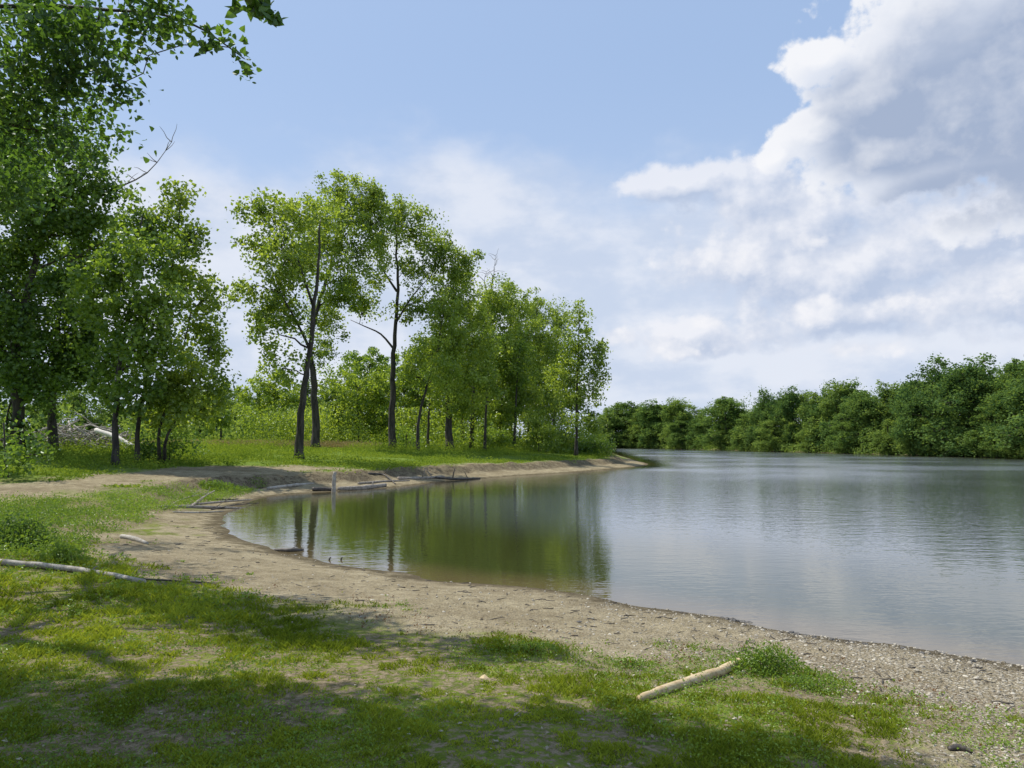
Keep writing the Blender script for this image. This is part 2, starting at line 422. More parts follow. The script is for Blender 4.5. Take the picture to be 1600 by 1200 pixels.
def ptree(name, label, cat, base, trunk, r, blobs, Y=None, depth=1.0, extra=None, limbs=None, dead=None, dens=1.5, grow=1.14, leaf=.235, **kw):
    """given by where things stand in the photograph, at the tree's own distance"""
    if Y is None:
        b = hit(*base); Y = b.y
    else:
        b = at(base[0], base[1], Y); b.z = hz(b.x, b.y)
    b = Vector((b.x, b.y, b.z-.08)); mpp = Y/F
    trunks = [[b]+[at(p[0], p[1], Y+random.uniform(-.25,.25)) for p in trunk]]
    for e in (extra or []): trunks.append([b+Vector((e[0][0]*mpp, .3, 0))]+[at(p[0], p[1], Y+random.uniform(-.8,.8)) for p in e[1:]])
    bl = []
    for (cx, cy, rx, ry) in blobs:
        rr = math.sqrt(rx*ry)*mpp*depth
        c = at(cx, cy, Y+random.uniform(-1,1)*rr*1.0)
        bl.append((c.x, c.y, c.z, rx*mpp*grow, rr*grow, ry*mpp*grow))
    lm = [[at(p[0], p[1], Y+.5*i*random.uniform(-1,1)) for i, p in enumerate(l)] for l in (limbs or [])]
    dd = [[at(p[0], p[1], Y+.3*i*random.uniform(-1,1)) for i, p in enumerate(l)] for l in (dead or [])]
    kw.setdefault('cr', .64); kw.setdefault('nlv', 58); kw.setdefault('vs', 1.0)
    return build_tree(name, label, cat, tuple(b), trunks, r, bl, limbs=lm, dead=dd, dens=dens*5.2, leaf=leaf, **kw)

CW = 'cottonwood_tree'
G1 = 'trees on the grassy point'
ptree(CW, 'tall tree with slim dark trunk leaning right, leftmost on the point', 'tree', (467,717), [(470,660),(476,600),(484,545),(492,470),(497,410),(500,350)], .30,
      [(395,325,30,18),(425,340,40,32),(470,340,40,34),(392,390,24,22),(440,395,44,40),(385,450,22,26),(425,455,36,32),(472,430,34,44),(420,520,26,32),(440,575,26,28),(455,500,26,30),(500,330,26,34),(410,490,20,26)], dens=1.35, mat=LEAF_A, group=G1,
      limbs=[[(484,545),(462,500),(440,460),(425,420)],[(490,480),(470,420),(455,370)]])
ptree(CW, 'tall tree whose thick upright trunk crosses behind the leaning slim one', 'tree', (494,702), [(493,650),(489,590),(486,545),(496,480),(515,420),(532,340)], .40,
      [(522,310,22,30),(560,305,30,26),(545,345,38,38),(585,350,34,38),(505,380,34,40),(560,400,40,42),(525,440,36,42),(508,500,30,32),(548,465,28,30),(580,312,20,20),(480,390,28,34),(530,282,12,14),(505,545,24,22)], dens=1.4, mat=LEAF_A, group=G1)
ptree(CW, 'tall airy tree with forked trunk and sky gaps, middle of the point', 'tree', (613,703), [(613,640),(614,580),(616,540),(621,470),(620,400),(618,335)], .36,
      [(590,322,26,26),(622,335,28,28),(650,370,34,32),(688,385,30,30),(600,380,26,26),(712,425,30,34),(668,425,30,28),(568,480,26,16),(725,400,18,20),(645,485,32,22),(592,435,20,20),(700,470,32,28),(655,335,18,18),(632,420,20,20)], dens=1.3, mat=LEAF_A, group=G1,
      limbs=[[(615,545),(595,522),(570,510),(548,500)],[(618,505),(645,462),(672,432)],[(620,455),(597,420),(582,388)]])
ptree(CW, 'thin-stemmed tree leaning right beside the forked tree', 'tree', (652,706), [(655,650),(668,600),(683,550),(692,490)], .17,
      [(692,495,28,34),(674,550,24,26),(712,535,30,34),(650,590,20,24),(695,585,26,26)], mat=LEAF_A, group=G1, dens=1.7)
ptree(CW, 'bushy tree with a stout short dark trunk in the middle of the point', 'tree', (703,704), [(700,640),(700,600),(705,540),(722,455)], .40,
      [(722,435,20,26),(720,485,40,40),(690,545,36,38),(740,540,40,44),(690,598,38,32),(735,595,44,38),(712,632,30,18)], dens=1.7, mat=LEAF_A, group=G1)
ptree(CW, 'tree with a bare spiky dead top rising above the clump on the point', 'tree', (737,702), [(738,640),(746,560),(762,490),(770,430)], .27,
      [(757,495,28,40),(778,470,26,32),(782,550,38,42),(765,598,42,38),(790,640,28,20)], dens=1.7, mat=LEAF_A, group=G1, dead=[[(768,450),(772,425),(774,400)],[(764,470),(757,440),(760,425)]])
ptree(CW, 'slender full tree with a pointed top, right of the dead-topped tree', 'tree', (778,703), [(783,640),(792,560),(802,465)], .24,
      [(803,478,24,34),(818,530,36,40),(800,585,42,40),(810,625,40,28),(782,650,24,18)], dens=1.7, mat=LEAF_A, group=G1)
ptree(CW, 'narrow mid-green tree on the point, third trunk from its right end', 'tree', (824,704), [(828,640),(834,560),(840,470)], .22,
      [(840,490,24,32),(852,540,30,40),(838,592,36,38),(850,636,34,28)], dens=1.7, mat=LEAF_A, group=G1)
ptree(CW, 'narrow light-green tree beside the slim outermost one on the point', 'tree', (864,705), [(866,640),(870,560),(872,485)], .19,
      [(872,505,20,32),(868,560,28,42),(875,615,28,36),(862,660,24,18)], dens=1.7, mat=LEAF_A, group=G1)
ptree(CW, 'slim cone-shaped tree standing outermost at the tip of the point', 'tree', (900,713), [(901,640),(903,560),(905,480)], .17,
      [(905,500,14,26),(904,545,28,30),(930,580,20,28),(884,590,24,30),(908,620,34,26),(935,550,12,16),(915,660,26,20)], dens=1.5, mat=LEAF_A, group=G1)
ptree('shrub', 'light green round shrub in front of the trunks on the point', 'shrub', (842,708), [(842,690),(843,660)], .06, [(840,664,22,20),(856,680,22,16),(832,686,20,14)], leaf=.2, dens=2.0, mat=LEAF_A, low=.05)
ptree('shrub', 'leafy low shrub between the stout trunk and the slender trees', 'shrub', (765,704), [(765,695),(766,670)], .06, [(760,682,22,16),(780,688,18,12)], leaf=.2, dens=2.0, mat=LEAF_B, low=.05)
ptree('shrub', 'pale low shrub under the narrow trees near the point tip', 'shrub', (880,708), [(880,698),(880,680)], .06, [(876,685,20,16),(894,692,16,11)], leaf=.2, dens=2.0, mat=LEAF_A, low=.05)
ptree('shrub', 'small dark shrub just right of the forked trunk', 'shrub', (635,703), [(635,695),(636,675)], .06, [(634,682,18,16),(645,690,14,10)], leaf=.2, dens=2.0, mat=LEAF_B, low=.05)
ptree('shrub', 'low dark shrub at the very tip of the point', 'shrub', (925,712), [(925,704),(926,692)], .06, [(918,695,18,13),(938,699,20,10),(905,702,16,8)], leaf=.2, dens=2.4, mat=LEAF_C, low=.05)
ptree('sapling', 'young pale sapling alone on the grass left of the leaning tree', 'sapling', (394,692), [(395,670),(396,640)], .05, [(395,645,16,16),(402,664,22,14),(382,664,16,12),(395,680,24,8)], leaf=.18, dens=2.4, mat=LEAF_A, low=.1)
ptree('shrub', 'round bright sunlit bush behind the thick upright trunk', 'bush', (560,690), [(560,660),(558,610)], .15, [(560,605,38,36),(522,622,32,38),(592,622,32,36),(545,655,46,24),(590,660,34,20)], Y=88, leaf=.3, dens=.9, mat=LEAF_A, low=.05)
BT = 'background_tree'
ptree(BT, 'yellow-green low tree in the gap left of the leaning trunk', 'tree', (428,690), [(428,660),(428,600)], .2, [(428,602,30,26),(400,625,30,26),(455,635,34,30),(420,655,46,22)], Y=112, leaf=.36, dens=.7, mat=LEAF_A)
ptree(BT, 'rounded tree rising behind the sunlit bush, between the thick and forked trunks', 'tree', (575,690), [(575,650),(578,570)], .2, [(578,570,34,26),(545,590,30,26),(605,590,30,28),(575,620,46,30)], Y=120, leaf=.36, dens=.7, mat=LEAF_B)
ptree(BT, 'leafy tree filling the gap right of the forked trunk', 'tree', (650,690), [(650,650),(650,580)], .25, [(650,575,36,36),(630,610,34,32),(675,615,36,32),(650,650,44,22)], Y=100, leaf=.34, dens=.85, mat=LEAF_A)
ptree(BT, 'leafy tree behind the stout short trunk in the middle of the point', 'tree', (722,690), [(722,650),(718,580)], .28, [(715,560,42,44),(690,605,40,34),(742,605,40,34),(715,650,40,18)], Y=103, leaf=.34, dens=.85, mat=LEAF_A)
ptree(BT, 'dark leafy tree behind the right half of the point', 'tree', (798,690), [(798,650),(802,590)], .28, [(762,590,40,42),(810,575,42,46),(850,600,40,40),(800,640,66,26)], Y=105, leaf=.34, dens=.85, mat=LEAF_B)
ptree(BT, 'sunny tree beyond the meadow, just right of the left group', 'tree', (345,690), [(345,660),(345,620)], .2, [(345,620,26,22),(365,645,28,20),(330,650,30,22)], Y=125, leaf=.36, dens=.7, mat=LEAF_A)
for px, lb in ((668,'slim bare lower trunk in the shade right of the leaning thin stem'),(757,'slim trunk in the shade between the dead-topped tree and its right neighbour'),(803,'slim trunk in the shade under the right crowns of the point')):
    ptree('slim_tree', lb, 'tree', (px,699), [(px+2,650),(px+5,590),(px+8,540)], .17, [(px+8,540,20,26),(px+3,580,20,22)], Y=78+(px%7), dens=1.2, mat=LEAF_B, group='slim trees in the shade on the point')

# left group
G2 = 'dark trees at the left'
ptree(CW, 'dark tree with a stout trunk standing in front of the brush pile', 'tree', (85,710), [(82,640),(85,560),(95,480),(110,400)], .30,
      [(95,470,50,46),(60,540,50,40),(125,410,44,44),(110,565,54,36),(45,440,40,40),(140,500,44,44),(60,596,46,24),(140,596,40,24),(20,500,40,40),(120,540,40,40)], dens=1.7, mat=LEAF_C, group=G2)
ptree(CW, 'tall tree with slim straight trunk, foremost stem of the left group', 'tree', (182,726), [(180,660),(188,560),(205,460),(222,340)], .19,
      [(222,340,26,38),(240,400,42,42),(185,420,36,42),(262,470,44,40),(195,500,42,42),(170,570,42,36),(235,560,42,40),(170,618,34,22),(215,615,40,26),(150,460,36,42),(200,370,28,38),(215,530,38,38)], dens=1.8, mat=LEAF_B, group=G2)
ptree(CW, 'broad multi-stemmed tree at the right of the left group', 'tree', (215,723), [(217,660),(235,560),(262,460),(282,320)], .15,
      [(278,310,20,32),(300,370,26,38),(290,440,36,42),(328,470,22,34),(334,540,24,32),(300,590,36,34),(338,600,22,26),(275,635,44,28),(320,638,28,24),(255,600,38,32),(290,520,36,36),(250,645,36,24),(268,390,32,42),(262,330,20,28)], dens=1.75, mat=LEAF_A, group=G2,
      extra=[[(30,0),(250,670),(275,590),(300,480)],[(38,0),(262,680),(300,610),(330,540)]])
ptree(CW, 'large shaggy tree at the left edge with long bare dead branches', 'tree', (24,738), [(30,640),(26,540),(52,420),(86,300),(110,215)], .36,
      [(10,600,40,50),(35,500,50,44),(-10,450,60,60),(60,380,46,38),(118,270,46,36),(45,260,46,38),(140,340,34,30),(10,680,34,36),(95,440,38,30),(-20,330,60,60),(145,240,26,20),(60,330,46,38),(20,560,50,50),(100,210,38,26),(165,305,28,26),(30,205,46,30),(-10,250,50,50),(95,310,40,36),(20,400,50,40),(60,600,40,40),(150,400,34,30),(120,360,36,30)], dens=1.8, mat=LEAF_C, group=G2, Y=42,
      dead=[[(62,450),(120,402),(180,370),(232,345)],[(86,310),(58,262),(20,236)],[(112,335),(170,300),(230,270),(268,222)],[(108,240),(104,200),(112,175)]])
ptree('shrub', 'dark leafy undergrowth bush at the left edge below the shaggy tree', 'bush', (10,745), [(8,710),(5,660)], .08, [(0,690,40,34),(45,715,34,22),(-30,720,40,26)], leaf=.18, dens=2.0, mat=LEAF_C, low=.05)
ptree('shrub', 'leafy low bush at the foot of the multi-stemmed tree', 'bush', (265,722), [(265,710),(265,690)], .06, [(250,700,24,14),(285,700,26,14),(230,708,22,9)], leaf=.18, dens=2.0, mat=LEAF_C, low=.05)

# near overhanging tree: trunk stands left of the frame
nb = (-10.8, 9.3, hz(-10.8, 9.3)-.1)
def nb_(px, py, Y, rx, ry, rz, *e):
    c = at(px, py, Y); return (c.x, c.y, c.z, rx, ry, rz)+tuple(e)
SHD = (.45, 26, 105)
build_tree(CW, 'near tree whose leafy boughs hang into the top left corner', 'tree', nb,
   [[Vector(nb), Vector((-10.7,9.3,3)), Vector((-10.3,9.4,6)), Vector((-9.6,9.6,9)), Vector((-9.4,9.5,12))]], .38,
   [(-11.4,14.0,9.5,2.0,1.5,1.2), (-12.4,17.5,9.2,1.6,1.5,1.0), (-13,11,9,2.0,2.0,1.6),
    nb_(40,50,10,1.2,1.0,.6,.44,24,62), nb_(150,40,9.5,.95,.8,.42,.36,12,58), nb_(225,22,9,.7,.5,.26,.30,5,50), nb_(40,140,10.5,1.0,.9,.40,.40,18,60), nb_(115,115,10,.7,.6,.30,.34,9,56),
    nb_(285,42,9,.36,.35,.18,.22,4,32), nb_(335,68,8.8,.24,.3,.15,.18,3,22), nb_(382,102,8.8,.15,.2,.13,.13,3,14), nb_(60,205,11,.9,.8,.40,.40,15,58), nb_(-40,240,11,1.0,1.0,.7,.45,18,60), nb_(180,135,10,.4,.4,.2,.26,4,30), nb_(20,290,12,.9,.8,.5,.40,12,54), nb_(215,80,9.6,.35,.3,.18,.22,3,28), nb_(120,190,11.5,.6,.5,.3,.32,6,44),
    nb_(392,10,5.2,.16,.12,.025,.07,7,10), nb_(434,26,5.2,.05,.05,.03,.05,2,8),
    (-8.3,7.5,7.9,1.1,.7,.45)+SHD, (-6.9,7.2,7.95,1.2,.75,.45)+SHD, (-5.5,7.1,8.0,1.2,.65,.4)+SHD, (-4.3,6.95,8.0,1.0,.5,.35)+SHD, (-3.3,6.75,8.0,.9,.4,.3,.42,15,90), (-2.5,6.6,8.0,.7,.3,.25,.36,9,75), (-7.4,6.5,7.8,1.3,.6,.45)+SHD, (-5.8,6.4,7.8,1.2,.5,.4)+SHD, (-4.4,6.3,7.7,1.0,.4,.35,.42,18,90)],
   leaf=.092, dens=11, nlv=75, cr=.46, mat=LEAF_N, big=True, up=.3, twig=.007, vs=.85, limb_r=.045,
   limbs=[[Vector((-10.2,9.4,6.5)), Vector((-9,9.6,7.9)), at(40,10,10), at(160,15,9.5), at(285,30,9), at(382,92,8.8)],
          [Vector((-10.2,9.4,6.2)), Vector((-9,8.4,7.4)), Vector((-7.5,7.3,7.8)), Vector((-5.0,6.9,8.0)), Vector((-3.0,6.7,8.0))],
          [Vector((-5.0,6.9,8.0)), Vector((-3.6,5.8,6.9)), at(360,-50,5.3), at(392,0,5.2)]])

# ------------------------------------------------------------------ far shore
def proto(seed, hgt, wid, lean, top=.9):
    random.seed(seed)
    bl = []
    for i in range(26):
        v = Vector((random.gauss(0,1), random.gauss(0,1), random.gauss(0,1))).normalized()
        zf = v.z; widf = wid*(.72 if zf > 0 else .88)*random.uniform(.6,1.0)
        sz = wid*random.uniform(.22,.46)
        zc = min(hgt*top, hgt*(.48+.40*zf+random.uniform(-.07,.07)))
        bl.append((v.x*widf+lean*(zf+1)*.5, v.y*widf, zc, sz, sz, sz*random.uniform(.85,1.35)))
    for i in range(8):
        a = random.uniform(0,6.28); sz = wid*random.uniform(.28,.42)
        bl.append((math.cos(a)*wid*.75, math.sin(a)*wid*.75, hgt*random.uniform(.1,.28), sz, sz, sz))
    bl.append((lean*.8,0,hgt*.88,wid*.36,wid*.36,hgt*.09))
    bl.append((lean*.5,0,hgt*.5,wid*.5,wid*.5,hgt*.25))
    return [[Vector((0,0,0)), Vector((lean*.2,0,hgt*.3)), Vector((lean*.6,0,hgt*.6)), Vector((lean,0,hgt*.84))]], bl
def far_base(px, inland):
    u = (px-800)/F/CP
    Yv = np.arange(86, 300, .5)
    sv = sdf(W, u*Yv, Yv)
    ii = np.where(sv > 0)[0]
    ii = [i for i in ii if i > 0 and sv[i-1] <= 0]
    Y = (Yv[ii[0]] if ii else 262)+inland
    return Vector((u*Y, Y, 0))
protos = []
pspec = [(1,15,4.4,.4),(2,15,5.4,-.5),(3,15,3.4,.3),(4,15,4.9,0),(9,15,3.9,.9),(13,15,4.6,-.8),(17,15,3.8,.2)]
def copy_tree(o, label, group, loc, rz, sc):
    c = o.copy(); COL.objects.link(c); c.location = loc; c.rotation_euler = (0,0,rz); c.scale = sc
    c['label'] = label
    if group: c['group'] = group
    for ch in list(o.children):
        d = ch.copy(); COL.objects.link(d); d.parent = c
    return c
PM = [LEAF_F,LEAF_F3,LEAF_F2,LEAF_F2,LEAF_F,LEAF_F3,LEAF_F2]
for i, sp_ in enumerate(pspec):
    tr, bl = proto(*sp_)
    protos.append(build_tree('shore_tree', 'x', 'tree', (0,0,0), tr, .25, bl, leaf=.33, dens=4.4, nlv=36, cr=.66, mat=PM[i], twig=.05, vs=1.05, up=.15))
NP = len(protos); used = [False]*NP
def place_far(px, top, pi, label, inland=4, group='trees along the far shore', wsc=1.0, loc=None):
    b = far_base(px, inland) if loc is None else loc
    zb = hz(b.x, b.y)-.1
    th = at(px, top, b.y).z - zb
    s_ = th/14.6
    o = protos[pi]; rz = random.uniform(0, 6.28)
    sc = (s_*wsc, s_*wsc, s_)
    if not used[pi]:
        used[pi] = True; o.location = (b.x, b.y, zb); o.rotation_euler = (0,0,rz); o.scale = sc; o['label'] = label; o['group'] = group; return o
    return copy_tree(o, label, group, (b.x, b.y, zb), rz, sc)
random.seed(5)
front = [(948,636,2,'far-shore tree just right of the tip of the point'),
 (975,626,0,'far-shore tree with full round crown, second from the point tip'),
 (1003,636,6,'slim far-shore tree near the left end of the open far bank'),
 (1030,628,5,'wide far-shore tree near the left end of the open far bank'),
 (1062,622,3,'highest far-shore tree in the left third of the far bank'),
 (1098,640,2,'lower far-shore tree in the dip left of the skyline notch'),
 (1132,619,0,'round-headed far-shore tree at the notch in the middle of the far bank'),
 (1166,644,4,'low far-shore tree just right of the skyline notch'),
 (1200,614,1,'broad far-shore tree where the skyline begins to rise to the right'),
 (1236,608,5,'domed far-shore tree left of the long even run of crowns'),
 (1272,612,2,'narrow far-shore tree in the even run of crowns'),
 (1305,596,3,'full far-shore tree at the peak of the middle run of crowns'),
 (1345,608,0,'wide far-shore tree right of the middle peak'),
 (1382,597,6,'far-shore tree left of the tallest dark clump'),
 (1422,600,4,'narrow far-shore tree against the left of the tallest clump'),
 (1455,567,1,'tallest dark far-shore tree, left half of the high clump at right'),
 (1508,563,5,'tall dark far-shore tree, right half of the high clump at right'),
 (1548,590,3,'lower lighter far-shore tree right of the high clump'),
 (1592,560,0,'big far-shore tree cut by the right edge of the picture'),
 (1650,556,1,'far-shore tree beyond the right edge'),(1720,552,3,'outermost far-shore tree beyond the right edge')]
for (px, top, pi, lb) in front: place_far(px, top, pi, lb, 4+random.uniform(-2,4), wsc=random.uniform(1.05,1.45)*(1.2 if px < 1190 else 1))
for px, top in [(945,644),(962,640),(990,634),(1018,640),(1046,630),(1080,634),(1116,640),(1150,640),(1183,628),(1218,622),(1254,616),(1289,608),(1325,602),(1363,610),(1402,600),(1438,584),(1482,574),(1530,580),(1570,574),(1620,562),(1690,556)]:
    place_far(px+random.uniform(-8,8), top+random.uniform(-5,9), random.randrange(NP), 'tree standing behind the front row on the far shore', 10+random.uniform(0,6), group='second row of trees on the far shore', wsc=1.5*(1.35 if px < 1190 else 1))
lowl = [(985,670,'small bush at the far waterline nearest the point'),(1010,668,'low leafy shrub on the far waterline below the leftmost far trees'),(1065,656,'big rounded bush overhanging the far waterline left of the notch'),(1128,672,'small bush at the far waterline below the notch'),(1208,655,'bright bush leaning over the far waterline below the broad tree'),(1262,664,'low bush on the far waterline below the domed tree'),(1320,658,'low bush on the far waterline below the middle peak'),(1385,656,'low bush on the far waterline left of the high clump'),(1440,652,'low bush at the foot of the high clump'),(1500,650,'spreading bush at the foot of the tall right tree'),(1555,638,'light green bush at the waterline near the right edge'),(1605,640,'bush at the waterline cut by the right edge')]
for i, (px, top, lb) in enumerate(lowl): place_far(px, top, [3,2,0,6][i%4], lb, .5, group='bushes along the far waterline', wsc=1.9)
for px, top, Y in [(-60,600,150),(20,610,160),(70,600,140),(130,605,150),(180,605,165),(230,610,150),(280,600,160),(320,612,150),(365,606,165),(405,596,155),(440,606,170),(480,590,150),(520,600,165),(560,590,150),(605,600,165),(650,590,150),(700,600,160),(750,600,150)]:
    p = at(px, 690, Y); place_far(px, top, random.choice([0,2,3,4,6]), 'tree in the distant row across the meadow', group='distant trees across the meadow', wsc=1.5, loc=Vector((p.x, p.y, 0)))
C = []
pts = np.array(FAR[0:11]); seg = np.linalg.norm(np.diff(pts, axis=0), axis=1)
for i in range(len(seg)):
    n = int(seg[i]*190)
    t = rng.random(n)[:,None]; P = pts[i]*(1-t)+pts[i+1]*t
    d = (pts[i+1]-pts[i])/seg[i]; nrm = np.array([-d[1], d[0]]); mpt = (pts[i]+pts[i+1])/2+nrm*3
    if sdf(W, np.array([mpt[0]]), np.array([mpt[1]]))[0] < 0: nrm = -nrm
    off = rng.uniform(-1.4, 12, n)
    P = P+nrm*off[:,None]
    hh = fbm(P[:,0]*.22, P[:,1]*.22, 77, 2)
    zz = .10+rng.random(n)**1.1*(1.4+np.clip(off,0,7)*1.0)*(.4+1.6*hh)
    C.append(np.concatenate([P, zz[:,None]], 1))
C = np.concatenate(C)
LV, LF, m_ = leaf_quads(C, .42*rng.uniform(.6,1.3,len(C)), .2)
o = mesh_np('undergrowth', LV, LF, LEAF_F2, None, False, {'tint': np.repeat(np.clip(fbm(C[:,0]*.3,C[:,1]*.3,78,2)*1.2-.2+rng.normal(0,.15,len(C)),0,1), 4)})
tag(o, 'dense undergrowth filling the far wooded shore at the waterline', 'undergrowth', kind='stuff')
def thicket(name, label, x0, x1, y0, y1, hmax, n, leaf, mat, seed):
    X = rng.uniform(x0, x1, n); Y = rng.uniform(y0, y1, n)
    hn = sstep(.32, .68, fbm(X*.16, Y*.16, seed, 3))
    zz, ss_, _ = h0(X, Y)
    C = np.stack([X, Y, zz+rng.random(n)**.8*(.5+hn*hmax)], 1)[ss_ > 4]
    LV, LF, m_ = leaf_quads(C, leaf*rng.uniform(.6,1.3,len(C)), .3)
    tn = np.clip(fbm(C[:,0]*.35,C[:,1]*.35,seed+5,2)*1.1+rng.normal(0,.15,len(C)),0,1)
    o = mesh_np(name, LV, LF, mat, None, False, {'tint': np.repeat(tn,4)})
    tag(o, label, 'undergrowth', kind='stuff')
thicket('thicket', 'bright green thicket closing off the view behind the trunks on the point', -30, 13, 82, 98, 4.4, 48000, .28, LEAF_A, 120)
thicket('far_thicket', 'hazy thicket in the distance across the meadow', -135, 0, 128, 150, 6.5, 30000, .7, LEAF_F2, 140)

# ------------------------------------------------------------------ grass and ground cover
def ground_z(x, y):
    zz, ss, kk = h0(x, y); g = grass_mask(x, y, ss, kk)
    l = sstep(.1, 1.5, ss)
    return zz + l*((fbm(x*.9, y*.9, 21, 4)-.5)*.07 + g*(fbm(x*.25, y*.25, 25, 3)-.5)*.15), ss, kk, g
N = 500000
th = np.radians(rng.uniform(-46, 46, N)); r = np.exp(rng.uniform(math.log(3.0), math.log(17), N))
x = r*np.sin(th); y = r*np.cos(th)
zz, ss, kk, g = ground_z(x, y)
patch = fbm(x*1.3, y*1.3, 51, 4); fine = fbm(x*6, y*6, 57, 3)
lush = sstep(2.8, -5, x)*.20
mixn = patch*.45+fine*.55
keep = (g*sstep(.445-lush*.3, .595-lush*.3, mixn)*.97 > rng.random(N)) & (ss > .5) & (kk < .4)
x, y, zz, r, patch, g, mixn = x[keep], y[keep], zz[keep], r[keep], patch[keep], g[keep], mixn[keep]; n = len(x)
hh = rng.uniform(.007, .028, n)*(1+1.5*sstep(.5,.66,mixn))*np.clip(r/6.5, .85, 1.8)*(.5+.5*g)
wd = rng.uniform(.0024, .0052, n)*np.clip(r/5, .9, 2.3)
ph = rng.uniform(0, 6.283, n); ln = rng.uniform(.3, 1.5, n)*hh; pa = rng.uniform(0, 6.283, n)
base = np.stack([x, y, zz-.004], 1); sd = np.stack([np.cos(ph), np.sin(ph), np.zeros(n)], 1)*wd[:,None]
tip = base+np.stack([np.cos(pa)*ln, np.sin(pa)*ln, hh], 1); mid = base*.5+tip*.5+np.stack([0*x,0*x,hh*.16],1)
V = np.stack([base-sd, base+sd, mid+sd*.8, tip, mid-sd*.8], 1).reshape(-1,3)
f = np.arange(n*5).reshape(n,5)
tt = np.clip(.5+(fbm(x*.8,y*.8,61,3)-.5)*1.6+rng.normal(0,.22,n), 0, 1)
o = mesh_np('lawn_grass', V, f, GRASS, None, False, {'tint': np.repeat(tt,5)})
tag(o, 'short patchy lawn grass growing on the near bank', 'grass', kind='stuff')

def clumps(name, label, cat, x, y, hgt, spread, nl, leaf, mat, up=.4, asp=.6):
    zz = ground_z(x, y)[0]; n = len(x)
    C = np.repeat(np.stack([x,y,zz],1), nl, 0)
    hr = np.repeat(hgt, nl)
    C = C+np.stack([rng.normal(0,1,n*nl)*np.repeat(spread,nl), rng.normal(0,1,n*nl)*np.repeat(spread,nl), rng.random(n*nl)*hr], 1)
    S = np.repeat(leaf, nl)*rng.uniform(.6,1.3,n*nl)
    LV, LF, m_ = leaf_quads(C, S, up, asp)
    tn = np.clip(np.repeat(fbm(x*.4,y*.4,71,3), nl)*1.3-.15+rng.normal(0,.18,n*nl), 0, 1)
    o = mesh_np(name, LV, LF, mat, None, False, {'tint': np.repeat(tn,4)})
    return tag(o, label, cat, kind='stuff')
N = 18000
th = np.radians(rng.uniform(-44,44,N)); r = np.exp(rng.uniform(math.log(3.2), math.log(18), N)); x = r*np.sin(th); y = r*np.cos(th)
_, ss, kk, g = ground_z(x, y); nn = fbm(x*.9, y*.9, 81, 3)
kp = (g > .03)&(kk < .4)&(ss > .9)&(nn > .485); x, y, r = x[kp], y[kp], r[kp]
clumps('lawn_weeds', 'small broad-leaved weeds dotted through the near lawn', 'weeds', x, y, .02+rng.random(len(x))**2*.11, np.full(len(x),.030), 8, .019*np.clip(r/6,1,2.2), WEED, .6, .6)
WB = [tuple(hit(*p)[:2]) for p in [(-200,802),(100,780),(260,762),(405,752),(410,760),(252,800),(135,842),(110,882),(-200,885)]]
bx = rng.uniform(-22,-4,30000); by = rng.uniform(10,36,30000)
kp = (sdf(WB,bx,by) < .15)&(fbm(bx*.8,by*.8,91,3) > .36); bx, by = bx[kp], by[kp]
clumps('bank_weeds', 'tall green weeds lining the upper edge of the beach at left', 'weeds', bx, by, rng.uniform(.06,.36,len(bx))*(.3+1.3*fbm(bx*.6,by*.6,93,2)), np.full(len(bx),.12), 9, np.full(len(bx),.06), WEED, .4, .5)
mx_ = rng.uniform(-75,16,100000); my = 28+rng.random(100000)**1.3*90
_, ss, kk, g = ground_z(mx_, my)
kp = (g > .4)&(ss > 2.8)&(fbm(mx_*.35,my*.35,95,3) > .38); mx_, my, ss = mx_[kp], my[kp], ss[kp]
clumps('meadow_plants', 'bright green low plants covering the grassy point under the trees', 'ground cover', mx_, my, rng.uniform(.05,.7,len(mx_))*(.2+1.5*sstep(.35,.7,fbm(mx_*.3,my*.3,96,3)))*(.3+.7*sstep(4,14,ss)), np.full(len(mx_),.28), 6, np.full(len(mx_),.14), MEADOW, .4, .5)
dx_ = rng.uniform(-60,-14,6000); dy_ = rng.uniform(74,84,6000)
clumps('dry_grass', 'pale dry tall grass in the meadow behind the left trees', 'grass', dx_, dy_, rng.uniform(.3,.8,6000), np.full(6000,.2), 6, np.full(6000,.22), STRAW, -.2, .25)
N = 14000
th = np.radians(rng.uniform(-24,32,N)); r = rng.uniform(5.5,12.5,N); x = r*np.sin(th); y = r*np.cos(th)
sb = sdf(BEACH_W, x, y); kp = (np.abs(sb+.25) < .75)&(fbm(x*1.6,y*1.6,99,3) > .54); x, y = x[kp][:220], y[kp][:220]
clumps('red_seedlings', 'rusty red seedlings along the edge between lawn and beach', 'weeds', x, y, .04+rng.random(len(x))*.05, np.full(len(x),.018), 5, np.full(len(x),.020), RUST, -.2, .5)
N = 1700
th = np.radians(rng.uniform(-42,42,N)); r = np.exp(rng.uniform(math.log(3.3), math.log(12), N)); x = r*np.sin(th); y = r*np.cos(th)
zz, ss, kk, g = ground_z(x, y); kp = (ss > 1.2); x, y, zz, r = x[kp], y[kp], zz[kp], r[kp]
LV, LF, m_ = leaf_quads(np.stack([x,y,zz+.014],1), rng.uniform(.015,.045,len(x)), 3.0, .6)
o = mesh_np('leaf_litter', LV, LF, LITTER, None, False, {'tint': np.repeat(rng.random(len(x))**1.8,4)})
tag(o, 'dry leaves and bark chips scattered over lawn and beach', 'litter', kind='stuff')
V = []; Fc = []; cnt = 0
